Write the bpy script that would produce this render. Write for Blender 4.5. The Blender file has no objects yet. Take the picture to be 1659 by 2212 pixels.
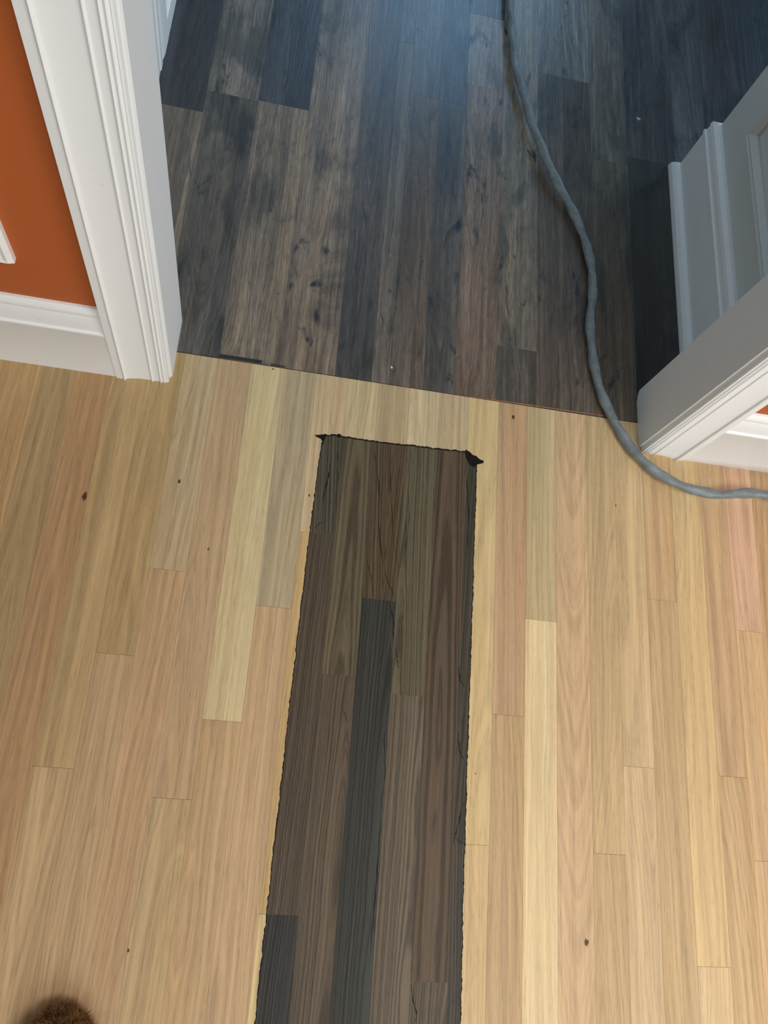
import bpy, bmesh, math, random
from mathutils import Matrix, Vector, noise as mnoise
S = bpy.context.scene
C = S.collection
R = random.Random(7)

# ------------------------------------------------------------------ camera
cd = bpy.data.cameras.new('camera'); cam = bpy.data.objects.new('camera', cd); C.objects.link(cam)
S.camera = cam
cd.sensor_fit = 'HORIZONTAL'; cd.sensor_width = 36.0
cd.lens = 1679.16 / 1659.0 * 36.0
cd.clip_start = 0.02
CH = 1.253; CY = -0.6799
M3 = Matrix(((0.97924253, -0.12486792, -0.15966235),
             (0.06775418, 0.94405011, -0.32276733),
             (0.19103255, 0.30524971, 0.93291435)))
cam.matrix_world = Matrix.Translation((0, CY, CH)) @ M3.to_4x4()

def at(px, py, z=0.0):
    """point of the place at height z seen at pixel (px, py) of the photograph"""
    d = M3 @ Vector(((px - 829.5) / 1679.16, -(py - 1106.0) / 1679.16, -1))
    t = (z - CH) / d.z
    return Vector((d.x * t, CY + d.y * t, z))

# ------------------------------------------------------------------ world + exposure
W = bpy.data.worlds.new('world'); S.world = W; W.use_nodes = True
W.node_tree.nodes['Background'].inputs[0].default_value = (0.8, 0.9, 1.0, 1)
W.node_tree.nodes['Background'].inputs[1].default_value = 0.3
S.view_settings.view_transform = 'Standard'; S.view_settings.look = 'None'
S.view_settings.gamma = 1.0; S.view_settings.use_curve_mapping = False
S.view_settings.exposure = -0.05

def area(name, loc, target, sx, sy, power, col, spread=180):
    l = bpy.data.lights.new(name, 'AREA'); l.shape = 'RECTANGLE'; l.size = sx; l.size_y = sy
    l.energy = power; l.color = col; l.spread = math.radians(spread)
    o = bpy.data.objects.new(name, l); C.objects.link(o)
    o.location = loc
    o.rotation_euler = (Vector(target) - Vector(loc)).to_track_quat('-Z', 'Y').to_euler()
    return o
# near room: ceiling fixture + daylight from the windows behind the photographer
area('ceiling_light', (1.60, -1.35, 2.30), (1.35, -1.2, 0), 1.0, 1.0, 47, (1.0, 0.985, 0.96))
area('window_light_near', (0.9, -2.85, 1.4), (0.9, 0, 0.5), 1.6, 1.3, 46, (0.84, 0.94, 1.0))
# far room: window straight ahead and a second one off to the right
area('window_light_far', (0.62, 3.28, 1.62), (0.55, 0.6, 0.7), 1.0, 1.1, 15, (0.34, 0.63, 1.0))
area('window_light_side', (2.75, 1.65, 1.25), (0.2, 0.6, 0.2), 1.0, 1.1, 34, (0.52, 0.76, 1.0))

# ------------------------------------------------------------------ materials
def lin(c):
    return tuple(((v / 255.0) / 12.92 if v / 255.0 <= 0.04045 else ((v / 255.0 + 0.055) / 1.055) ** 2.4) for v in c)

class NT:
    def __init__(s, name):
        s.m = bpy.data.materials.new(name); s.m.use_nodes = True
        s.t = s.m.node_tree; s.b = s.t.nodes['Principled BSDF']
    def n(s, typ, **kw):
        nd = s.t.nodes.new(typ)
        for k, v in kw.items(): setattr(nd, k, v)
        return nd
    def put(s, sock, v):
        if isinstance(v, bpy.types.NodeSocket): s.t.links.new(v, sock)
        elif v is not None:
            try: sock.default_value = v
            except Exception: sock.default_value = (v, v, v)
    def math(s, op, a, b=None, c=None, clamp=False):
        nd = s.n('ShaderNodeMath', operation=op); nd.use_clamp = clamp
        s.put(nd.inputs[0], a)
        if b is not None: s.put(nd.inputs[1], b)
        if c is not None: s.put(nd.inputs[2], c)
        return nd.outputs[0]
    def noise(s, vec=None, scale=1.0, detail=2.0, rough=0.5, w=None, dist=0.0):
        nd = s.n('ShaderNodeTexNoise')
        nd.noise_dimensions = '1D' if (w is not None and vec is None) else '3D'
        if vec is not None: s.put(nd.inputs['Vector'], vec)
        if w is not None: s.put(nd.inputs['W'], w)
        nd.inputs['Scale'].default_value = scale; nd.inputs['Detail'].default_value = detail
        nd.inputs['Roughness'].default_value = rough
        nd.inputs['Distortion'].default_value = dist
        return nd.outputs['Fac']
    def vmul(s, v, k, off=None):
        nd = s.n('ShaderNodeVectorMath', operation='MULTIPLY'); s.put(nd.inputs[0], v); nd.inputs[1].default_value = k
        o = nd.outputs[0]
        if off is not None:
            a = s.n('ShaderNodeVectorMath', operation='ADD'); s.put(a.inputs[0], o); s.put(a.inputs[1], off); o = a.outputs[0]
        return o
    def rng(s, v, a, b, c, d, smooth=True):
        nd = s.n('ShaderNodeMapRange'); nd.interpolation_type = 'SMOOTHSTEP' if smooth else 'LINEAR'
        s.put(nd.inputs[0], v)
        for k, q in enumerate((a, b, c, d)): s.put(nd.inputs[k + 1], q)
        return nd.outputs[0]
    def mix(s, f, a, b, mode='MIX'):
        nd = s.n('ShaderNodeMix', data_type='RGBA', blend_type=mode)
        s.put(nd.inputs[0], f); s.put(nd.inputs[6], a); s.put(nd.inputs[7], b)
        return nd.outputs[2]
    def attr(s, name):
        nd = s.n('ShaderNodeAttribute', attribute_type='OBJECT'); nd.attribute_name = name
        return nd
    def gray(s, v):
        nd = s.n('ShaderNodeCombineColor'); 
        for k in range(3): s.put(nd.inputs[k], v)
        return nd.outputs[0]

def wood(name, ringamt, fibre, pore, mottle, rough, bump, darkc, ringfreq=1.0, knots=0.0, patch=(0.5,0.5,0.5), streak=0.08, lo=0.36, hi=0.62, wamp=0.030, band=0.045, crag=0.03):
    n = NT(name)
    tc = n.n('ShaderNodeTexCoord').outputs['Object']
    info = n.n('ShaderNodeObjectInfo')
    seed = n.attr('seed').outputs['Fac']
    off = n.n('ShaderNodeCombineXYZ'); n.put(off.inputs[2], seed); n.put(off.inputs[0], 0.0); n.put(off.inputs[1], n.math('MULTIPLY', seed, 3.7))
    offv = off.outputs[0]
    sep = n.n('ShaderNodeSeparateXYZ'); n.put(sep.inputs[0], tc)
    x, y = sep.outputs[0], sep.outputs[1]
    gx = n.attr('gx').outputs['Fac']; gp = n.attr('gp').outputs['Fac']; gf = n.attr('gf').outputs['Fac']; gs = n.attr('gs').outputs['Fac']
    # growth rings cut by the board's face (cathedral figure), bent by a slow warp
    warp = n.noise(n.vmul(tc, (11, 2.6, 1), offv), 1.0, 2.0)
    warp2 = n.noise(n.vmul(tc, (60, 7, 1), offv), 1.0, 2.0)
    dx = n.math('SUBTRACT', x, gx)
    r = n.math('SQRT', n.math('ADD', n.math('MULTIPLY', dx, dx), n.math('MULTIPLY', gp, gp)))
    v = n.math('ADD', r, n.math('MULTIPLY', y, gs))
    v = n.math('ADD', v, n.math('MULTIPLY', n.math('SUBTRACT', warp, 0.5), wamp))
    v = n.math('ADD', v, n.math('MULTIPLY', n.math('SUBTRACT', warp2, 0.5), wamp * 0.16))
    w = n.math('ADD', n.math('MULTIPLY', n.math('MULTIPLY', v, gf), ringfreq), n.math('MULTIPLY', seed, 5.0))
    ring = n.noise(None, 1.0, 2.5, 0.6, w=w)
    ringm = n.rng(ring, lo, hi, 1.0 - ringamt, 1.0 + ringamt * 0.45)
    fib = n.noise(n.vmul(tc, (520, 9, 1), offv), 1.0, 3.0, 0.6)
    fibm = n.rng(fib, 0.3, 0.7, 1.0 - fibre, 1.0 + fibre * 0.8, False)
    po = n.noise(n.vmul(tc, (1000, 42, 1), offv), 1.0, 1.0)
    porm = n.rng(n.math('MULTIPLY', po, n.rng(ring, 0.35, 0.6, 1.12, 0.92)), 0.56, 0.68, 1.0, 1.0 - pore)
    big = n.noise(n.vmul(tc, (13, 1.5, 1), offv), 1.0, 3.0, 0.6)
    bigm = n.rng(big, 0.3, 0.7, 1.0 - mottle, 1.0 + mottle, False)
    st = n.noise(n.vmul(tc, (110, 2.2, 1), n.vmul(offv, (1, 1, 3.1))), 1.0, 3.0, 0.65, dist=0.25)
    stm = n.rng(st, 0.3, 0.7, 1.0 - streak, 1.0 + streak, False)
    # long bands of lighter and darker wood with clear edges
    bx = n.math('ADD', n.math('ADD', x, n.math('MULTIPLY', seed, 0.37)), n.math('MULTIPLY', n.math('SUBTRACT', warp, 0.5), 0.018))
    bd = n.noise(None, 75.0, 1.0, 0.5, w=bx)
    bdm = n.rng(bd, 0.46, 0.54, 1.0 - band, 1.0 + band)
    cr = n.noise(n.vmul(tc, (130, 26, 1), n.vmul(offv, (1, 1, 1.3))), 1.0, 4.0, 0.7, dist=0.8)
    crm = n.rng(cr, 0.3, 0.7, 1.0 - crag, 1.0 + crag, False)
    tone = n.math('MULTIPLY', n.math('MULTIPLY', n.math('MULTIPLY', ringm, stm), fibm), n.math('MULTIPLY', porm, bigm))
    tone = n.math('MULTIPLY', tone, n.math('MULTIPLY', bdm, crm))
    col = n.mix(1.0, info.outputs['Color'], n.gray(tone), 'MULTIPLY')
    # a second tint that drifts along the board (heartwood / sapwood)
    hue = n.noise(n.vmul(tc, (18, 0.9, 1), n.vmul(offv, (1, 1, 2.3))), 1.0, 2.0, 0.5)
    t2 = n.attr('tint').outputs['Color']
    col = n.mix(n.rng(hue, 0.47, 0.6, 0.0, 0.75), col, n.mix(1.0, col, t2, 'MULTIPLY'))
    if knots:
        k1 = n.noise(n.vmul(tc, (22, 9, 1), offv), 1.0, 4.0, 0.65, dist=0.6)
        col = n.mix(n.rng(k1, 0.60, 0.72, 0.0, knots), col, darkc + (1,))
        k2 = n.noise(n.vmul(tc, (9, 3.4, 1), n.vmul(offv, (1, 1, 1.7))), 1.0, 5.0, 0.62, dist=0.9)
        col = n.mix(n.rng(k2, 0.5, 0.66, 0.0, knots * 0.85), col, n.mix(1.0, col, patch + (1,), 'MULTIPLY'))
        # mineral streaks and worm tracks
        k3 = n.noise(n.vmul(tc, (75, 14, 1), offv), 1.0, 3.0, 0.6, dist=1.2)
        col = n.mix(n.rng(k3, 0.66, 0.74, 0.0, knots * 0.8), col, darkc + (1,))
    # one knot or nail hole per board: spot = (x, y, radius)
    sp = n.attr('spot').outputs['Vector']
    ss = n.n('ShaderNodeSeparateXYZ'); n.put(ss.inputs[0], sp)
    a = n.math('SUBTRACT', x, ss.outputs[0]); b = n.math('MULTIPLY', n.math('SUBTRACT', y, ss.outputs[1]), 0.62)
    wob = n.noise(n.vmul(tc, (260, 200, 1), offv), 1.0, 2.0)
    dd = n.math('DIVIDE', n.math('SQRT', n.math('ADD', n.math('MULTIPLY', a, a), n.math('MULTIPLY', b, b))), ss.outputs[2])
    dd = n.math('ADD', dd, n.math('MULTIPLY', n.math('SUBTRACT', wob, 0.5), 1.3))
    col = n.mix(n.rng(dd, 0.6, 1.25, 0.92, 0.0), col, (0.035, 0.016, 0.009, 1))
    n.put(n.b.inputs['Base Color'], col)
    n.put(n.b.inputs['Roughness'], n.rng(fib, 0.2, 0.8, rough - 0.05, rough + 0.08, False))
    bp = n.n('ShaderNodeBump'); bp.inputs['Strength'].default_value = bump; bp.inputs['Distance'].default_value = 0.0006
    n.put(bp.inputs['Height'], tone); n.put(n.b.inputs['Normal'], bp.outputs[0])
    return n

oak = wood('raw_oak', 0.085, 0.09, 0.14, 0.06, 0.55, 0.3, (0.1, 0.07, 0.05), 0.75, streak=0.095, lo=0.34, hi=0.64, band=0.045, crag=0.03)
oak.b.inputs['Specular IOR Level'].default_value = 0.25
stain = wood('stained_oak', 0.34, 0.16, 0.26, 0.12, 0.55, 0.5, (0.008, 0.009, 0.008), 1.5, 0.0, streak=0.14, lo=0.40, hi=0.58, wamp=0.012)
stain.b.inputs['Specular IOR Level'].default_value = 0.22
dark = wood('dark_floor', 0.20, 0.14, 0.16, 0.36, 0.30, 0.25, (0.010, 0.013, 0.018), 1.2, 1.0, (0.34, 0.37, 0.42), streak=0.22, wamp=0.055, band=0.09, crag=0.30)
dark.b.inputs['Specular IOR Level'].default_value = 0.7

def paint(name, rgb, rough=0.45, dirt=0.0, bump=0.03, spec=0.5):
    n = NT(name)
    tc = n.n('ShaderNodeTexCoord').outputs['Object']
    a = n.noise(n.vmul(tc, (6, 6, 6)), 1.0, 3.0)
    base = lin(rgb) + (1,)
    col = n.mix(n.rng(a, 0.3, 0.7, 0.0, 0.10, False), base, tuple(c * 0.82 for c in base[:3]) + (1,))
    if dirt:
        d = n.noise(n.vmul(tc, (70, 70, 130)), 1.0, 3.0, 0.6)
        col = n.mix(n.rng(d, 0.66, 0.76, 0.0, dirt), col, (0.30, 0.27, 0.23, 1))
    n.put(n.b.inputs['Base Color'], col); n.b.inputs['Roughness'].default_value = rough
    n.b.inputs['Specular IOR Level'].default_value = spec
    bp = n.n('ShaderNodeBump'); bp.inputs['Strength'].default_value = bump; bp.inputs['Distance'].default_value = 0.002
    n.put(bp.inputs['Height'], n.noise(n.vmul(tc, (90, 90, 90)), 1.0, 3.0)); n.put(n.b.inputs['Normal'], bp.outputs[0])
    return n.m
WHITE = paint('white_gloss_trim', (238, 238, 236), 0.32, 0.12)
JAMB = paint('white_jamb_paint', (228, 228, 227), 0.5)
ORANGE = paint('burnt_orange_wall', (178, 92, 44), 0.6, 0, 0.06, 0.3)
HALL = paint('pale_grey_wall', (206, 208, 204), 0.6, 0, 0.05)
CEIL = paint('ceiling_white', (230, 228, 222), 0.9)
SUB = paint('subfloor', (70, 50, 34), 0.9)
BLACK = paint('dark_stain_pool', (24, 22, 18), 0.7, 0, 0.03, 0.12)
CORD = None
def cordmat():
    n = NT('grey_rubber_jacket')
    tc = n.n('ShaderNodeTexCoord').outputs['Object']
    a = n.noise(n.vmul(tc, (60, 60, 60)), 1.0, 4.0, 0.7)
    b = n.noise(n.vmul(tc, (700, 700, 700)), 1.0, 2.0)
    col = n.mix(n.rng(a, 0.3, 0.7, 0.0, 1.0, False), lin((96, 104, 106)) + (1,), lin((126, 134, 136)) + (1,))
    n.put(n.b.inputs['Base Color'], col); n.b.inputs['Roughness'].default_value = 0.42
    bp = n.n('ShaderNodeBump'); bp.inputs['Strength'].default_value = 0.4; bp.inputs['Distance'].default_value = 0.001
    n.put(bp.inputs['Height'], b); n.put(n.b.inputs['Normal'], bp.outputs[0])
    return n.m
CORD = cordmat()

# ------------------------------------------------------------------ mesh helpers
def link(name, bm, mat, parent=None, smooth=False, loc=(0, 0, 0)):
    me = bpy.data.meshes.new(name); bmesh.ops.recalc_face_normals(bm, faces=bm.faces[:]); bm.to_mesh(me); bm.free()
    me.materials.append(mat)
    if smooth == 'auto':
        for p in me.polygons: p.use_smooth = True
        me.set_sharp_from_angle(angle=math.radians(32))
    elif smooth:
        for p in me.polygons: p.use_smooth = True
    o = bpy.data.objects.new(name, me); C.objects.link(o); o.location = loc
    if parent: o.parent = parent
    return o
def box(bm, x0, x1, y0, y1, z0, z1):
    vs = [bm.verts.new((x, y, z)) for x in (x0, x1) for y in (y0, y1) for z in (z0, z1)]
    for f in ((0, 1, 3, 2), (4, 6, 7, 5), (0, 4, 5, 1), (2, 3, 7, 6), (0, 2, 6, 4), (1, 5, 7, 3)):
        bm.faces.new([vs[i] for i in f])
def struct(o, label=None):
    o['kind'] = 'structure'
    if label: o['label'] = label
    return o
def boxes(name, lst, mat, parent=None):
    bm = bmesh.new()
    for b in lst: box(bm, *b)
    return link(name, bm, mat, parent)
def sweep(bm, prof, a, b, mapf):
    """extrude a closed profile [(u,v)] from a to b along the third axis; mapf(u,v,w)->xyz"""
    A = [bm.verts.new(mapf(u, v, a)) for u, v in prof]
    B = [bm.verts.new(mapf(u, v, b)) for u, v in prof]
    k = len(prof)
    for i in range(k):
        bm.faces.new((A[i], A[(i + 1) % k], B[(i + 1) % k], B[i]))
    bm.faces.new(A); bm.faces.new(B[::-1])

# ------------------------------------------------------------------ room shell
WF, WB = -0.050, 0.063           # faces of the wall with the doorway
XL, XR = -0.173, 0.697           # jamb faces
DH = 2.05
floor = struct(boxes('floor', [(-2.4, 2.9, -3.1, -0.0007, -0.05, -0.02)], SUB), 'unfinished pale oak strip floor in front of the doorway')
floor2 = struct(boxes('floor', [(-2.4, 2.9, 0.0007, 3.4, -0.05, -0.02)], SUB), 'dark stained mixed-tone plank floor beyond the doorway')
struct(boxes('wall_left', [(-2.4, XL - 0.019, WF, WB, 0, 2.4)], ORANGE), 'burnt orange wall left of the doorway')
struct(boxes('wall_right', [(XR + 0.019, 2.9, WF, WB, 0, 2.4)], ORANGE), 'burnt orange wall right of the doorway')
struct(boxes('wall_header', [(XL - 0.019, XR + 0.019, WF, WB, DH + 0.02, 2.4)], ORANGE), 'orange wall above the doorway')
struct(boxes('wall_back', [(-2.4, 2.9, -3.1, -3.0, 0, 2.4)], HALL))
struct(boxes('wall_side_left', [(-2.5, -2.4, -3.1, WF, 0, 2.4)], HALL))
struct(boxes('wall_side_right', [(2.9, 3.0, -3.1, WF, 0, 2.4)], HALL))
struct(boxes('ceiling', [(-2.5, 3.0, -3.1, 3.5, 2.4, 2.5)], CEIL))
# far room
HX0, HX1 = -0.310, 0.823         # faces of the two passage walls
HY = 0.615                       # where the right passage wall ends in an outside corner
struct(boxes('wall_far_right', [(HX1, 0.95, WB, HY, 0, 2.4), (0.95, 2.9, HY - 0.12, HY, 0, 2.4)], HALL), 'pale grey painted wall stub ending in an outside corner')
struct(boxes('wall_far_left', [(-0.42, HX0, WB, 3.4, 0, 2.4)], HALL), 'pale wall along the left of the far room')
struct(boxes('wall_far_end', [(-0.42, 2.9, 3.4, 3.5, 0, 2.4)], HALL))
struct(boxes('wall_far_side', [(2.9, 3.0, WF, 3.5, 0, 2.4)], HALL))

# ------------------------------------------------------------------ planks
def plank(x0, x1, y0, y1, rgb, parent, mat, name='plank', gap=0.00006, bev=0.00028, z=0.0, th=0.0185, gx=None, gp=None, gf=None, gs=None, tint=None, spot=None, seed=None, mult=1.0):
    cx, cy = (x0 + x1) / 2, (y0 + y1) / 2
    hw, hl = (x1 - x0) / 2 - gap, (y1 - y0) / 2 - max(gap, 0.00013)
    bm = bmesh.new()
    T = [bm.verts.new((sx * (hw - bev), sy * (hl - bev), 0)) for sx, sy in ((-1, -1), (1, -1), (1, 1), (-1, 1))]
    Mv = [bm.verts.new((sx * hw, sy * hl, -bev * 0.8)) for sx, sy in ((-1, -1), (1, -1), (1, 1), (-1, 1))]
    B = [bm.verts.new((sx * hw, sy * hl, -th)) for sx, sy in ((-1, -1), (1, -1), (1, 1), (-1, 1))]
    bm.faces.new(T)
    for a, b in ((T, Mv), (Mv, B)):
        for i in range(4): bm.faces.new((a[i], b[i], b[(i + 1) % 4], a[(i + 1) % 4]))
    bm.faces.new(B[::-1])
    o = link(name, bm, mat, parent, loc=(cx, cy, z))
    setup_wood(o, rgb, cx, cy, gx, gp, gf, gs, tint, spot, seed, mult)
    return o
def setup_wood(o, rgb, cx, cy, gx=None, gp=None, gf=None, gs=None, tint=None, spot=None, seed=None, mult=1.0):
    c = [min(1, v * mult) for v in lin(rgb)]
    o.color = (c[0], c[1], c[2], 1)
    o['seed'] = float(seed if seed is not None else R.uniform(0, 40))
    o['gx'] = float(gx if gx is not None else R.uniform(-0.03, 0.03))
    o['gp'] = float(gp if gp is not None else R.choice((0.004, 0.01, 0.03)))
    o['gf'] = float(gf if gf is not None else R.uniform(170, 330))
    o['gs'] = float(gs if gs is not None else R.choice((-1, 1)) * R.uniform(0.01, 0.05))
    t = tint or (1.0, 0.97, 0.92)
    o['tint'] = (float(t[0]), float(t[1]), float(t[2]))
    if spot: o['spot'] = (float(spot[0] - cx), float(spot[1] - cy), float(spot[2]))
    else: o['spot'] = (9.0, 9.0, 0.001)

G = [-0.7299, -0.6726, -0.6153, -0.5581, -0.5008, -0.4436, -0.3863, -0.329, -0.2718, -0.2145, -0.1573, -0.1001, -0.042, 0.0163, 0.0744, 0.1316, 0.1879, 0.2462, 0.3026, 0.359, 0.4172, 0.4733, 0.5298, 0.5899, 0.6457, 0.7017, 0.7599, 0.8177, 0.8721, 0.9291, 0.9861, 1.0431, 1.1003]
YS, YE = -0.0007, -1.75
CR = (214, 188, 138); PK = (204, 164, 128); TN = (200, 168, 124); GT = (192, 170, 130); BR = (196, 156, 112)
# row: list of (lower end Y, colour, options), from the seam towards the camera
rows = {
 0: [(-1.1, TN, {}), (YE, BR, {})], 1: [(-0.8, BR, {}), (YE, TN, {})], 2: [(YE, TN, {})],
 3: [(-0.5, BR, {}), (YE, TN, {})], 4: [(YE, (198, 158, 114), {})],
 5: [(-0.62, (200, 158, 110), {}), (YE, (198, 158, 120), {})],
 6: [(-0.83, (184, 150, 108), dict(gx=0.004, gp=0.002, gs=0.06, gf=150)), (YE, (202, 158, 122), {})],
 7: [(-1.3, (190, 146, 106), dict(spot=(-0.2754, -0.2843, 0.0042), gs=0.05, gp=0.004, gf=170)), (YE, TN, {})],
 8: [(-0.6981, (200, 164, 116), dict(gf=120, gp=0.03, gx=0.02, gs=0.008)), (YE, (204, 166, 122), dict(gs=-0.06, gp=0.004, gf=140, gx=0.0))],
 9: [(-0.5294, (192, 156, 108), dict(gp=0.03)), (YE, (202, 164, 122), {})],
 10: [(-0.3895, (200, 170, 132), dict(spot=(-0.1333, -0.2387, 0.0022), gp=0.03)), (YE, (206, 164, 124), dict(gs=0.07, gp=0.002, gf=240))],
 11: [(-0.7299, (202, 164, 126), dict(spot=(-0.0705, -0.3479, 0.0014), gp=0.03, gf=260)), (YE, (200, 166, 122), dict(spot=(-0.0988, -0.9287, 0.0016)))],
 12: [(-0.6144, (226, 203, 152), dict(spot=(-0.0041, -0.0052, 0.0013), gf=110, gp=0.004)), (YE, (208, 168, 124), dict(gf=240, gp=0.03))],
 13: [(-0.4312, (192, 169, 135), dict(gp=0.004, gs=-0.04, gf=170)), (YE, (211, 170, 128), dict(gp=0.03, gs=0.01, gf=230))],
 14: [(-0.2991, (216, 184, 142), dict(spot=(0.0833, -0.2336, 0.0014))), (-0.8769, (215, 174, 118), dict(gp=0.03)), (YE, (226, 195, 138), {})],
 15: [(-0.5297, (210, 184, 140), dict(gp=0.03)), (YE, TN, {})],
 16: [(-0.4007, (198, 170, 132), dict(gf=120)), (YE, TN, {})],
 17: [(-0.5518, (216, 190, 148), dict(gp=0.03)), (YE, TN, {})],
 18: [(-0.9567, (202, 174, 138), dict(gf=150)), (YE, TN, {})],
 19: [(-0.7682, (222, 190, 136), dict(spot=(0.392, -0.664, 0.0009), gp=0.03, gx=0.02)), (YE, (226, 190, 138), dict(gp=0.03))],
 20: [(-0.5692, (203, 160, 122), dict(spot=(0.4455, -0.028, 0.003), gf=90, tint=(1.0, 0.93, 0.88))), (YE, (204, 166, 122), dict(gs=0.05, gp=0.003))],
 21: [(-0.4059, (208, 181, 137), dict(gf=120, gp=0.004, gs=0.03, tint=(0.9, 0.9, 0.85))), (YE, (238, 212, 160), dict(gf=100, gx=-0.004, gp=0.005, gs=0.015))],
 22: [(YE, (214, 174, 132), dict(gs=-0.16, gp=0.012, gf=130, gx=0.004, spot=(0.5763, -0.8965, 0.0035)))],
 23: [(-0.7704, (202, 168, 124), dict(gp=0.03, gf=180)), (YE, (206, 168, 122), dict(gs=0.05, gp=0.004))],
 24: [(-0.6345, (217, 184, 138), dict(spot=(0.6463, -0.1766, 0.0015), gf=120, gp=0.03)), (YE, (218, 182, 138), {})],
 25: [(-0.346, (212, 172, 126), dict(gf=90)), (YE, (200, 164, 120), dict(gf=170, gp=0.004))],
 26: [(-0.9244, (220, 188, 136), dict(gp=0.03, gf=230)), (YE, (220, 188, 142), {})],
 27: [(-0.6383, (204, 164, 124), dict(gf=150)), (YE, (206, 168, 122), dict(gs=0.09, gp=0.002, gf=200, tint=(0.9, 0.84, 0.76)))],
 28: [(-0.3849, (224, 178, 146), dict(tint=(0.92, 0.82, 0.78))), (-0.7676, (216, 176, 130), {}), (YE, (210, 170, 128), {})],
 29: [(-0.9, (200, 156, 116), {}), (YE, TN, {})], 30: [(YE, PK, {})], 31: [(YE, TN, {})],
}
for i, segs in rows.items():
    y1 = YS
    for y0, col, kw in segs:
        plank(G[i], G[i + 1], y0, y1, (lambda q: (q[0] - 1, q[1] + 2.6 - max(0, (q[1] - 152) * 0.07), q[2] - 0.5))([0.93 * (c * 0.84 + m * 0.10 + sum(col) / 3 * 0.06) for c, m in zip(col, (198, 170, 132))]), floor, oak.m, mult=1.0, **kw); y1 = y0
# cream sapwood edges seen on two of the boards are milled strips of their own face colour
# ------------------------------------------------------------------ dark floor beyond the seam
DK = (58, 60, 66)
drows = [
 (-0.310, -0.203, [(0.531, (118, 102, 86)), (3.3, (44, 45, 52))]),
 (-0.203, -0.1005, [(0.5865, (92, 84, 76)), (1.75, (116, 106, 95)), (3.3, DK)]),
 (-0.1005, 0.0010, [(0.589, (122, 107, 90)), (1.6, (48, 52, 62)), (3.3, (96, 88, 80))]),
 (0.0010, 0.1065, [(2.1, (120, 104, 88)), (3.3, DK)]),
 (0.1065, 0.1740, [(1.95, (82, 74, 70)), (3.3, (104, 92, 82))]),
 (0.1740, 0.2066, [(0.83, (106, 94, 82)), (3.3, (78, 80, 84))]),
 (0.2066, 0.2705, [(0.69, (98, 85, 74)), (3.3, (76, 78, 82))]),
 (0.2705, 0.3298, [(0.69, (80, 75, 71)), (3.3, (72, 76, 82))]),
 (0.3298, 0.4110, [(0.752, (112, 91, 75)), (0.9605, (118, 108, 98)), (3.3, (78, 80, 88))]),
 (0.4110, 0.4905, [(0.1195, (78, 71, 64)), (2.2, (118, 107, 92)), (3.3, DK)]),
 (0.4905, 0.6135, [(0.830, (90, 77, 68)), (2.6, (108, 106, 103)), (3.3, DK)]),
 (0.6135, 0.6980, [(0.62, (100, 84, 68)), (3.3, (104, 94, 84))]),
 (0.6980, 0.8150, [(0.645, (46, 43, 41)), (1.9, (58, 58, 64)), (3.3, (90, 80, 70))]),  # plank split here; near piece carries the wall corner's shadow in its colour
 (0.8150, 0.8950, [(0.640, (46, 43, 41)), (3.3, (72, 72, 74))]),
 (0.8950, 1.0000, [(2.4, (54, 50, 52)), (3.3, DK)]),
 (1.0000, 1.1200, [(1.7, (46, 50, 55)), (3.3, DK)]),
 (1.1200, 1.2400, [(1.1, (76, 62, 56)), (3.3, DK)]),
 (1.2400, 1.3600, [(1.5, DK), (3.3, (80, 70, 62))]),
]
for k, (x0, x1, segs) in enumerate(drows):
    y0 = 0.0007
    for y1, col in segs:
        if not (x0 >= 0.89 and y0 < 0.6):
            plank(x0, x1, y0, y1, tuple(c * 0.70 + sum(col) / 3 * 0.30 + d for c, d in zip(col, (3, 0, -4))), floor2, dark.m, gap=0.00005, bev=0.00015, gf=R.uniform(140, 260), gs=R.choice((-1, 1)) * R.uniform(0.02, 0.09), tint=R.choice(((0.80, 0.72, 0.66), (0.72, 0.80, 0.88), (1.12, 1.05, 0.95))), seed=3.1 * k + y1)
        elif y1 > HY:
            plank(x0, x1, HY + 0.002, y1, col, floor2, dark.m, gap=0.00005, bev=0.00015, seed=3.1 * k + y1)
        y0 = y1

def sliver(name, p0, p1, w, mat, parent, z=0.0008, side=1):
    a = at(*p0); b = at(*p1); bm = bmesh.new(); n = 40; prev = None
    for k in range(n + 1):
        t = k / n; c = a.lerp(b, t); ww = w * (0.35 + 0.9 * abs(mnoise.noise(Vector((t * 19, w * 900, 2)))) + 0.4 * math.sin(math.pi * t))
        cur = [bm.verts.new((c.x, c.y - ww, 0.0)), bm.verts.new((c.x, c.y - ww * 0.3, z)), bm.verts.new((c.x, c.y + ww, 0.0))]
        if prev:
            for i in (0, 1): bm.faces.new((prev[i], prev[i + 1], cur[i + 1], cur[i]))
        prev = cur
    return link(name, bm, mat, parent)
AMBER = paint('amber_old_finish', (158, 98, 52), 0.5)
sliver('old_finish_edge', (1012, 856), (1336, 902), 0.0010, AMBER, floor)
a = at(474, 765); b = at(566, 779)
plank(a.x, b.x, 0.0010, 0.0085, (34, 33, 34), floor2, dark.m, name='filler_strip', gap=0.0, bev=0.0002, z=0.0005, th=0.01)
a = at(585, 783); b = at(616, 788)
plank(a.x, b.x, 0.0010, 0.0045, (60, 48, 40), floor2, dark.m, name='filler_strip', gap=0.0, bev=0.0002, z=0.0005, th=0.01)

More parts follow.
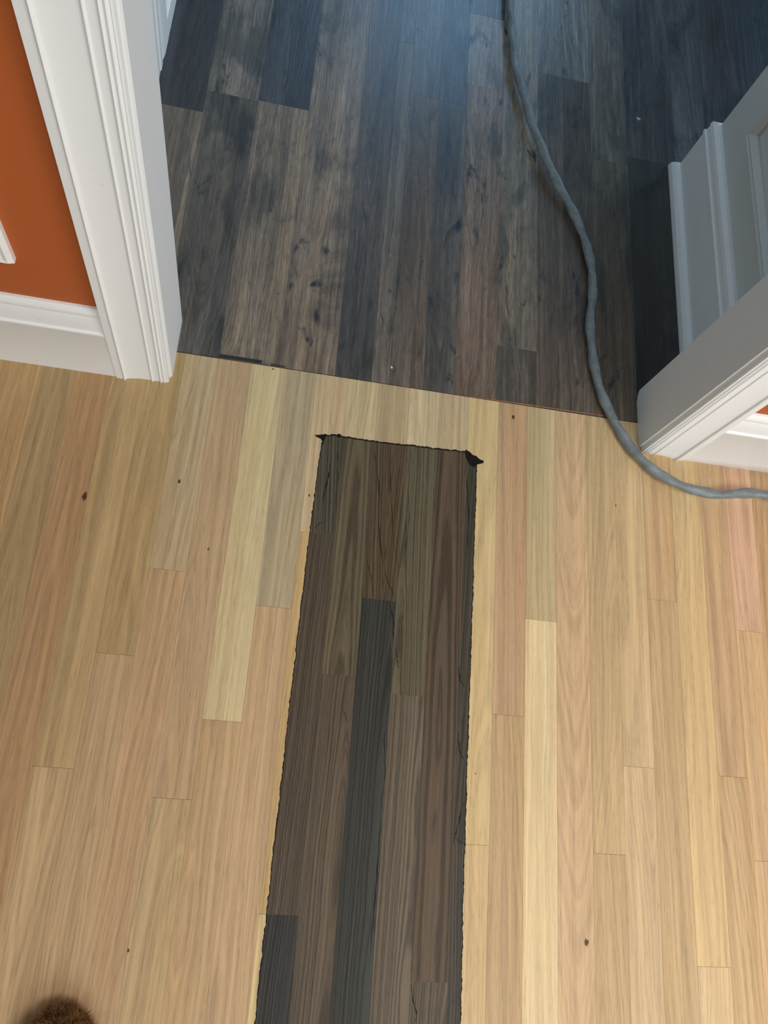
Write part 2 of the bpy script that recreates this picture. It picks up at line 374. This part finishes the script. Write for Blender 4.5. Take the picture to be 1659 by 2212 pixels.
# ------------------------------------------------------------------ stain sample brushed over the pale boards
stain_root = bpy.data.objects.new('stain_sample', None); C.objects.link(stain_root)
stain_root.location = (0.235, -0.6, 0)
stain_root['label'] = 'long dark brown wood stain sample brushed on the pale oak floor, ragged edges'
stain_root['category'] = 'stain patch'
def nz(v, s): return mnoise.noise(Vector((v * s, s * 1.37, 0.5)))
def sL(y):
    pts = [(-0.118, 0.0965), (-0.165, 0.0940), (-0.235, 0.0915), (-0.298, 0.0905), (-0.43, 0.0885), (-0.736, 0.0858), (-0.877, 0.0850), (-1.75, 0.081)]
    b = pts[-1][1]
    for (a, xa), (c, xc) in zip(pts, pts[1:]):
        if y <= a and y >= c: b = xa + (xc - xa) * (y - a) / (c - a); break
    if y > pts[0][0]: b = pts[0][1]
    return b + 0.0013 * nz(y, 110) + 0.0009 * nz(y, 260)
def sR(y):
    return 0.3782 + 0.0012 * nz(y, 60) + 0.0008 * nz(y, 210) + (0.003 * max(0, (-y - 0.8) / 0.3) if y < -0.8 else 0)
def sT(x):
    pts = [(-1, -0.119), (0.095, -0.119), (0.122, -0.1155), (0.18, -0.117), (0.26, -0.1148), (0.333, -0.1127), (0.354, -0.111), (0.361, -0.1118), (0.369, -0.1175), (0.379, -0.1195), (2, -0.1195)]
    for (a, ya), (c, yc) in zip(pts, pts[1:]):
        if a <= x <= c: b = ya + (yc - ya) * (x - a) / (c - a); break
    return b + 0.0012 * nz(x, 130) + 0.0009 * nz(x, 300)
SZ = 0.00035
def stained(x0, x1, ya, yb, rgb, **kw):
    """one board's width of stain between Y=ya (near) and yb (None: the ragged top)"""
    g = 0.00004
    cx = (x0 + x1) / 2; ytop = yb if yb is not None else -0.116; cy = (ya + ytop) / 2
    bm = bmesh.new(); n = max(4, int((ytop - ya) / 0.0022)); m = 14 if yb is None else 2
    grid = []
    for j in range(n + 1):
        yj = ya + g + (ytop - g - ya - g) * j / n
        xl = max(x0 + g, sL(yj)); xr = min(x1 - g, sR(yj)); row = []
        for i in range(m + 1):
            x = xl + (xr - xl) * i / m
            yy = yj
            if yb is None: yy = ya + g + (sT(x) - ya - g) * j / n
            row.append(bm.verts.new((x - cx, yy - cy, SZ)))
        grid.append(row)
    for j in range(n):
        for i in range(m): bm.faces.new((grid[j][i], grid[j][i + 1], grid[j + 1][i + 1], grid[j + 1][i]))
    bnd = [e for e in bm.edges if e.is_boundary]
    r = bmesh.ops.extrude_edge_only(bm, edges=bnd)
    for v in r['geom']:
        if isinstance(v, bmesh.types.BMVert): v.co.z = 0.0
    o = link('stained_board', bm, stain.m, stain_root, loc=(cx - 0.235, cy + 0.6, 0))
    m_ = sum(rgb) / 3.0
    setup_wood(o, tuple(0.93 * (c * 0.72 + (m_ + d) * 0.28) for c, d in zip(rgb, (3, 1, -9))), cx, cy, **kw)
    return o
OLV = (98, 88, 68); BRN = (98, 78, 60); GRN = (58, 60, 56)
stained(0.0, G[15], G and -0.2991, None, (90, 82, 66), gs=0.05, gp=0.002, gf=200)
stained(0.0, G[15], -0.8769, -0.2991, (90, 76, 60), gp=0.03, gf=260)
stained(0.0, G[15], YE, -0.8769, (56, 56, 54), gp=0.03, gf=180)
stained(G[15], G[16], -0.5297, None, (104, 90, 64), gp=0.03, gf=200, gs=0.01)
stained(G[15], G[16], YE, -0.5297, (100, 84, 66), gp=0.03, gx=0.02, gf=300, gs=0.012)
stained(G[16], G[17], -0.4007, None, (96, 76, 52), gs=-0.05, gp=0.003, gx=0.004, gf=190)
stained(G[16], G[17], YE, -0.4007, GRN, gp=0.03, gf=290, gs=0.01)
stained(G[17], G[18], -0.5518, None, (104, 94, 70), gp=0.012, gx=-0.02, gf=270, gs=0.02)
stained(G[17], G[18], YE, -0.5518, (112, 96, 76), gp=0.03, gf=280, gs=0.008)
stained(G[18], G[19], -0.9567, None, (98, 79, 60), gf=230, gp=0.03, gs=0.01)
stained(G[18], G[19], YE, -0.9567, (104, 90, 70), gf=260, gp=0.02, gs=0.03)
stained(G[19], 0.5, -0.7682, None, (74, 68, 54), gf=160, gp=0.004, gs=0.05, tint=(0.6, 0.6, 0.6))
stained(G[19], 0.5, YE, -0.7682, (78, 72, 62), gf=200, gp=0.03)
def ribbon(fn, n, wf, name='stain_ridge'):
    bm = bmesh.new(); prev = None
    for k in range(n + 1):
        c, d = fn(k / n); w = wf(k / n)
        p = Vector((-d.y, d.x)) * w / 2
        cur = (bm.verts.new((c.x + p.x - 0.235, c.y + p.y + 0.6, 0.0)), bm.verts.new((c.x - 0.235, c.y + 0.6, SZ + 0.00025)), bm.verts.new((c.x - p.x - 0.235, c.y - p.y + 0.6, 0.0)))
        if prev:
            for a in (0, 1): bm.faces.new((prev[a], prev[a + 1], cur[a + 1], cur[a]))
        prev = cur
    return link(name, bm, BLACK, stain_root)
def wv(seed, base, amp):
    return lambda t: max(0.0006, base + amp * mnoise.noise(Vector((t * 260, seed, 0))))
ribbon(lambda t: (Vector((sL(-0.119 - t * 1.6) + 0.0008, -0.119 - t * 1.6)), Vector((0, -1))), 900, wv(1, 0.0022, 0.0018))
ribbon(lambda t: (Vector((sR(-0.119 - t * 1.6) - 0.0008, -0.119 - t * 1.6)), Vector((0, -1))), 900, wv(5, 0.0024, 0.0022))
ribbon(lambda t: (Vector((0.0955 + t * 0.282, sT(0.0955 + t * 0.282) - 0.0012)), Vector((1, 0))), 160, wv(9, 0.0046, 0.0030))
def blob(pts, name='stain_run'):
    bm = bmesh.new(); P = [at(*p) for p in pts]
    c = sum(P, Vector()) / len(P)
    top = [bm.verts.new((p.x - 0.235, p.y + 0.6, SZ + 0.0002)) for p in P]; bot = [bm.verts.new((p.x - 0.235, p.y + 0.6, 0)) for p in P]
    bm.faces.new(top)
    for i in range(len(P)): bm.faces.new((top[i], top[(i + 1) % len(P)], bot[(i + 1) % len(P)], bot[i]))
    return link(name, bm, BLACK, stain_root)
blob([(680, 940), (690, 939.5), (702, 938), (704, 937), (706, 940), (700, 952), (699, 958), (696, 962), (697, 955), (693, 948), (684, 944)])
blob([(728, 939), (731, 937), (737, 939), (737, 944), (732, 946), (728, 944)])
blob([(1004, 976), (1007, 971), (1010, 974), (1016, 977), (1021, 984), (1030, 987), (1037, 993), (1044, 995), (1045, 999), (1042, 1001), (1032, 1003), (1029, 1006), (1024, 1010), (1014, 1004), (1006, 990)])
# black mineral veins soaking the stain
def vein(pts, w=0.003):
    P = [at(*p) for p in pts]
    Q = []
    for a, b in zip(P, P[1:]):
        for k in range(6): Q.append(a.lerp(b, k / 6))
    Q.append(P[-1]); n = len(Q) - 1
    def fn(t):
        i = min(n - 1, int(t * n + 1e-6)); d = (Q[i + 1] - Q[i]).normalized(); c = Q[min(n, int(round(t * n)))]
        return Vector((c.x + 0.0006 * math.sin(i * 1.9), c.y)), Vector((d.x, d.y))
    return ribbon(fn, n, lambda t: w * (0.35 + 0.65 * math.sin(math.pi * min(1, max(0, t))) ) * (0.8 + 0.4 * math.sin(t * 23)), 'dark_grain_vein')
vein([(733, 945), (731, 985), (729, 1040), (724, 1100)], 0.0034)
vein([(714, 998), (711, 1025), (704, 1050), (696, 1085)], 0.006)
vein([(713, 1030), (713, 1070), (711, 1120)], 0.0022)
vein([(680, 1142), (688, 1131), (697, 1129)], 0.0035)
vein([(809, 975), (813, 1010), (819, 1050), (817, 1120), (823, 1190), (835, 1250), (857, 1300)], 0.0042)
vein([(845, 962), (842, 1000), (845, 1080), (850, 1170), (860, 1225)], 0.0028)
vein([(868, 1220), (878, 1180), (884, 1110), (880, 1040)], 0.0022)
vein([(874, 1150), (882, 1090), (884, 1020), (876, 970)], 0.002)
vein([(792, 1210), (799, 1235), (806, 1280)], 0.003)
vein([(855, 1400), (858, 1425), (860, 1445)], 0.005)
vein([(873, 1290), (868, 1350), (866, 1420)], 0.002)
vein([(1005, 990), (1009, 1050), (1013, 1120), (1010, 1200)], 0.0042)
vein([(990, 1440), (994, 1470), (1003, 1485)], 0.0045)
vein([(989, 1580), (992, 1620), (1000, 1640)], 0.005)
vein([(1003, 1730), (993, 1765), (982, 1810), (1000, 1822)], 0.0035)
vein([(822, 1770), (815, 1880), (808, 1960), (800, 2060)], 0.004)
vein([(888, 2125), (892, 2160), (900, 2190), (898, 2212)], 0.004)
vein([(840, 1300), (850, 1340), (848, 1380)], 0.005)
vein([(738, 1530), (746, 1545), (750, 1560)], 0.003)
vein([(838, 1520), (830, 1600), (832, 1680), (822, 1740)], 0.003)

# ------------------------------------------------------------------ door casing, jambs, baseboards
# profile across the casing: (distance from the outer edge, projection from the wall)
cas = [(0, 0), (0, 0.0165), (0.0005, 0.0172), (0.0125, 0.0178), (0.0137, 0.0196), (0.0150, 0.0202), (0.0163, 0.0192), (0.0172, 0.0160), (0.022, 0.0149), (0.028, 0.0138), (0.035, 0.0129), (0.043, 0.0123), (0.051, 0.0120), (0.0573, 0.0120),
       (0.0583, 0.0140), (0.0597, 0.0148), (0.0610, 0.0142), (0.0618, 0.0124), (0.0722, 0.0122), (0.0730, 0.0142), (0.0742, 0.0150), (0.0754, 0.0142), (0.0762, 0.0122), (0.0775, 0.0120), (0.0785, 0.0136), (0.0800, 0.0142), (0.0812, 0.0134), (0.0820, 0.0116), (0.0832, 0.0114), (0.0842, 0.0124), (0.0856, 0.0120), (0.0866, 0.0100), (0.0868, 0.006), (0.0868, 0)]
def casing(name, x_out, sgn, z1, label):
    bm = bmesh.new()
    sweep(bm, cas, 0.0, z1, lambda u, v, w: (x_out + sgn * u, WF - v, w))
    return struct(link(name, bm, WHITE, smooth='auto'), label)
casing('trim_1', -0.2640, 1, DH + 0.09, 'white moulded door casing left of the doorway')
casing('trim_2', 0.7880, -1, DH + 0.09, 'white moulded door casing right of the doorway')
bm = bmesh.new(); sweep(bm, cas, -0.2640, 0.7880, lambda u, v, w: (w, WF - v - 0.0005, DH + 0.092 - u)); struct(link('trim_3', bm, WHITE), 'white moulded head casing over the doorway')
def jamb(name, x0, x1, z0, z1, label):
    bm = bmesh.new(); box(bm, x0, x1, WF - 0.001, WB + 0.001, z0, z1)
    bmesh.ops.bevel(bm, geom=[e for e in bm.edges if abs(e.verts[0].co.z - e.verts[1].co.z) > 1], offset=0.0015, segments=2, affect='EDGES')
    return struct(link(name, bm, JAMB), label)
jamb('trim_4', XL - 0.019, XL, 0, DH, 'white flat jamb on the left of the doorway')
# the right jamb stops slightly above the floor at its far corner, as cut for the planks
bm = bmesh.new()
prof = [(WF - 0.001, 0.0), (WB - 0.02, 0.0), (WB - 0.008, 0.004), (WB + 0.001, 0.012), (WB + 0.001, DH), (WF - 0.001, DH)]
sweep(bm, prof, XR, XR + 0.019, lambda u, v, w: (w, u, v)); struct(link('trim_5', bm, JAMB), 'white flat jamb on the right of the doorway, chipped at its foot')
struct(boxes('trim_6', [(XL - 0.019, XR + 0.019, WF - 0.001, WB + 0.001, DH, DH + 0.02)], JAMB), 'head jamb of the doorway')
# far side casings of the same doorway
bm = bmesh.new(); sweep(bm, [(u, v * 0.75) for u, v in cas], 0.0, DH + 0.09, lambda u, v, w: (0.7880 - u + 0.004, WB + v, w)); struct(link('trim_7', bm, WHITE), 'casing on the far side of the doorway, right')
bm = bmesh.new(); sweep(bm, [(u, v * 0.75) for u, v in cas], 0.0, DH + 0.09, lambda u, v, w: (-0.2680 + u, WB + v, w)); struct(link('trim_8', bm, WHITE), 'casing on the far side of the doorway, left')

base = [(0, 0), (0.0150, 0), (0.0155, 0.006), (0.0145, 0.127), (0.0160, 0.130), (0.0158, 0.1345), (0.0125, 0.1370), (0.0122, 0.152), (0.0100, 0.166), (0.0085, 0.172), (0.0098, 0.176), (0.0085, 0.183), (0.004, 0.1890), (0, 0.1895)]
def baseboard(name, a, b, mp, label, mat=WHITE, prof=base):
    bm = bmesh.new(); sweep(bm, prof, a, b, mp); return struct(link(name, bm, mat, smooth='auto'), label)
baseboard('baseboard_left', -2.4, -0.2635, lambda u, v, w: (w, WF - u, v), 'tall white moulded baseboard under the orange wall, left')
baseboard('baseboard_right', 0.7875, 2.9, lambda u, v, w: (w, WF - u, v), 'tall white moulded baseboard under the orange wall, right')
base2 = [(0, 0), (0.014, 0), (0.014, 0.112), (0.0165, 0.116), (0.0165, 0.122), (0.0135, 0.125), (0.0125, 0.136), (0.0145, 0.139), (0.0130, 0.147), (0.006, 0.153), (0, 0.154)]
def Lrun(name, prof, label, mat=WHITE):
    """right passage wall: runs along Y, turns the outside corner and goes on along X"""
    bm = bmesh.new(); cols = []
    for u, v in prof:
        cols.append([bm.verts.new(p) for p in ((HX1 - u, WB + 0.001, v), (HX1 - u, HY + u, v), (2.9, HY + u, v))])
    k = len(prof)
    for i in range(k):
        a, b = cols[i], cols[(i + 1) % k]
        for s in (0, 1): bm.faces.new((a[s], a[s + 1], b[s + 1], b[s]))
    bm.faces.new([c[0] for c in cols]); bm.faces.new([c[2] for c in cols][::-1])
    return struct(link(name, bm, mat), label)
Lrun('baseboard_far_right', base2, 'grey-lit moulded baseboard turning the corner beyond the doorway')
shoe = [(0.0142, 0.0005), (0.0300, 0.0005), (0.0300, 0.006), (0.0285, 0.014), (0.0240, 0.021), (0.0190, 0.0245), (0.0142, 0.0260)]
Lrun('trim_9', [(u - 0.002, v) for u, v in shoe], 'quarter round shoe moulding along the far right baseboard')
baseboard('baseboard_far_left', 0.70, 3.4, lambda u, v, w: (HX0 + u, w, v), 'white baseboard along the far left wall', WHITE, [(0, 0), (0.0155, 0), (0.0155, 0.040), (0.012, 0.044), (0, 0.045)])
# casing of a further door in the far left wall
bm = bmesh.new()
sweep(bm, [(0, 0), (0, 0.0145), (0.030, 0.0135), (0.034, 0.0155), (0.052, 0.0150), (0.055, 0.0125), (0.066, 0.0150), (0.078, 0.0160), (0.118, 0.0160), (0.120, 0.012), (0.120, 0)], 0, DH, lambda u, v, w: (HX0 + v, 0.580 + u, w))
struct(link('trim_10', bm, WHITE), 'white vertical casing on the far left wall')
# picture frame mouldings
fr = [(0, 0), (0, 0.008), (0.006, 0.014), (0.012, 0.012), (0.018, 0.015), (0.024, 0.010), (0.030, 0.006), (0.030, 0)]
def frame(name, mp, a0, a1, z0, z1, label, mat=WHITE, s=1.0):
    """rectangular panel moulding; mp(a, z, out) -> xyz"""
    bm = bmesh.new(); loops = []
    for u, v in fr:
        u *= s; v *= s
        loops.append([bm.verts.new(mp(a, z, v)) for a, z in ((a0 + u, z0 + u), (a1 - u, z0 + u), (a1 - u, z1 - u), (a0 + u, z1 - u))])
    for i in range(len(fr)):
        A, B = loops[i], loops[(i + 1) % len(fr)]
        for k in range(4): bm.faces.new((A[k], A[(k + 1) % 4], B[(k + 1) % 4], B[k]))
    return struct(link(name, bm, mat), label)
frame('trim_11', lambda a, z, o: (a, WF - o, z), -1.25, -0.3625, 0.281, 0.80, 'white picture frame moulding on the orange wall, left')
frame('trim_12', lambda a, z, o: (HX1 - o, a, z), 0.16, 0.515, 0.230, 0.95, 'raised panel moulding on the grey wall stub', HALL, 0.9)

# ------------------------------------------------------------------ grey cord on the floor
cp = [(1120, -260, .014), (1104, -120, .016), (1101, -40, .018), (1102, 0, .018), (1106, 72, .018), (1114, 145, .020), (1125, 181, .020), (1145, 253, .022), (1173, 326, .022), (1205, 398, .018), (1218, 420, .016), (1252, 488, .013),
      (1274, 558, .011), (1279, 600, .010), (1279.5, 645, .010), (1274, 690, .010), (1277.5, 742, .010), (1281, 778, .010), (1286, 800, .010), (1297, 845, .011), (1317, 890, .011), (1342, 937, .011), (1369, 974, .012), (1394, 1000, .014), (1418, 1020, .016), (1452, 1039, .020), (1484, 1054, .024),
      (1521, 1063, .030), (1558, 1068.5, .032), (1595, 1066, .032), (1632, 1065.5, .034), (1660, 1070.5, .036), (1720, 1082, .030), (1800, 1080, .020), (1900, 1110, .012)]
pts = [at(*p) for p in cp]
def crom(P, n):
    out = []
    for i in range(len(P) - 1):
        p0 = P[max(0, i - 1)]; p1 = P[i]; p2 = P[i + 1]; p3 = P[min(len(P) - 1, i + 2)]
        for k in range(n):
            t = k / n
            out.append(0.5 * ((2 * p1) + (p2 - p0) * t + (2 * p0 - 5 * p1 + 4 * p2 - p3) * t * t + (3 * p1 - p0 - 3 * p2 + p3) * t ** 3))
    out.append(P[-1]); return out
path = crom(pts, 9)
bm = bmesh.new(); prev = None; s = 0.0; NS = 16
for i, p in enumerate(path):
    d = (path[min(i + 1, len(path) - 1)] - path[max(i - 1, 0)]).normalized()
    side = d.cross(Vector((0, 0, 1))).normalized(); up = side.cross(d)
    if i: s += (p - path[i - 1]).length
    tw = s / 0.085 * 2 * math.pi * 0.5
    ring = []
    for k in range(NS):
        a = k / NS * 2 * math.pi
        rr = 0.0088 + 0.0011 * math.cos(2 * (a - tw)) + 0.0004 * math.sin(s * 160)
        ring.append(bm.verts.new(p + side * math.cos(a) * rr + up * math.sin(a) * rr))
    if prev:
        for k in range(NS): bm.faces.new((prev[k], prev[(k + 1) % NS], ring[(k + 1) % NS], ring[k]))
    else: bm.faces.new(ring)
    prev = ring
bm.faces.new(prev[::-1])
o = link('power_cord', bm, CORD, smooth=True)
o['label'] = 'thick grey twisted power cord lying through the doorway and past the right casing'; o['category'] = 'cord'

# ------------------------------------------------------------------ small debris
def chip(px, py, s, rgb, label, cat='debris', name='paint_chip', z=0.0004):
    bm = bmesh.new(); n = 7; P = []
    for k in range(n):
        a = k / n * 2 * math.pi; r = s * R.uniform(0.55, 1.1); P.append((r * math.cos(a) * 1.4, r * math.sin(a)))
    t = [bm.verts.new((x * 0.9, y * 0.9, 0.0010)) for x, y in P]; b = [bm.verts.new((x, y, 0)) for x, y in P]
    bm.faces.new(t); bm.faces.new(b[::-1])
    for k in range(n): bm.faces.new((b[k], b[(k + 1) % n], t[(k + 1) % n], t[k]))
    p = at(px, py)
    m = paint(name, rgb, 0.7)
    o = link(name, bm, m, loc=(p.x, p.y, 0.0)); o.rotation_euler.z = -0.7
    o['label'] = label; o['category'] = cat
chip(1379, 257, 0.0052, (150, 150, 146), 'small pale grey paint chip lying on the dark floor, upper right', 'paint chip')
chip(846, 794, 0.0022, (235, 232, 222), 'tiny white crumb on the dark floor just beyond the seam', 'crumb', 'plaster_crumb')

# ------------------------------------------------------------------ photographer's slipper toe, bottom left
root = bpy.data.objects.new('slipper', None); C.objects.link(root); root.location = (-0.154, -1.123, 0)
root['label'] = 'fuzzy dark brown slipper toe on the pale floor in the bottom left corner'; root['category'] = 'slipper'
root.rotation_euler.z = math.radians(8)
def fur():
    n = NT('brown_fleece'); tc = n.n('ShaderNodeTexCoord').outputs['Object']
    a = n.noise(n.vmul(tc, (45, 45, 45)), 1.0, 4.0)
    n.put(n.b.inputs['Base Color'], n.mix(n.rng(a, 0.3, 0.7, 0, 1, False), lin((104, 76, 50)) + (1,), lin((160, 118, 74)) + (1,)))
    n.b.inputs['Roughness'].default_value = 0.9; n.b.inputs['Specular IOR Level'].default_value = 0.1
    return n.m
FUR = fur()
def lastw(t):   # half width of a foot along its length, t=0 toe tip
    return 0.051 * min(1.0, math.sqrt(max(0.0, 1 - (1 - min(1, t / 0.32)) ** 2))) * (1.0 - 0.22 * min(1, max(0, (t - 0.45) / 0.25))) * (math.sqrt(max(0, 1 - max(0, (t - 0.88) / 0.12) ** 2)))
def foot(z0, h, grow, name, mat, top):
    bm = bmesh.new(); prev = None; L = 0.275; N = 26; K = 18
    for j in range(N + 1):
        t = 0.002 + 0.996 * j / N; y = 0.130 - t * L; w = lastw(t) + grow
        hh = h * (0.75 + 0.25 * min(1, t / 0.3)) * (1 + (0.7 * max(0, t - 0.3) if top else 0)) * (min(1, math.sqrt(t / 0.12)) if top else 1)
        ring = []
        for k in range(K + 1):
            a = math.pi * k / K
            if top: ring.append(bm.verts.new((w * math.cos(a), y, z0 + hh * math.sin(a) ** 0.8)))
            else: ring.append(bm.verts.new((w * math.cos(a), y, z0 + (h if 0 < k < K else 0))))
        if prev:
            for k in range(K): bm.faces.new((prev[k], prev[k + 1], ring[k + 1], ring[k]))
            bm.faces.new((prev[K], prev[0], ring[0], ring[K]))
        else: bm.faces.new(ring)
        prev = ring
    bm.faces.new(prev[::-1])
    return link(name, bm, mat, root, smooth=top)
foot(0.0003, 0.008, 0.001, 'sole', paint('sole_rubber', (44, 32, 24), 0.8), False)
up = foot(0.008, 0.040, 0.0, 'upper', FUR, True)
bm = bmesh.new()
me = up.data
for p in me.polygons:
    if p.center.y < 0.02 or p.normal.z < -0.2: continue
    for q in range(45):
        w = [R.random() for _ in p.vertices]; sw = sum(w)
        c = sum((me.vertices[v].co * (a / sw) for v, a in zip(p.vertices, w)), Vector())
        d = (p.normal + Vector((R.uniform(-.7, .7), R.uniform(-.7, .7), R.uniform(-.5, .5)))).normalized() * R.uniform(0.005, 0.015)
        sd = d.cross(Vector((R.random(), R.random(), R.random()))).normalized() * 0.0005
        bm.faces.new((bm.verts.new(c - sd), bm.verts.new(c + sd), bm.verts.new(c + d)))
f = link('fleece', bm, FUR, root); f['kind'] = 'stuff'
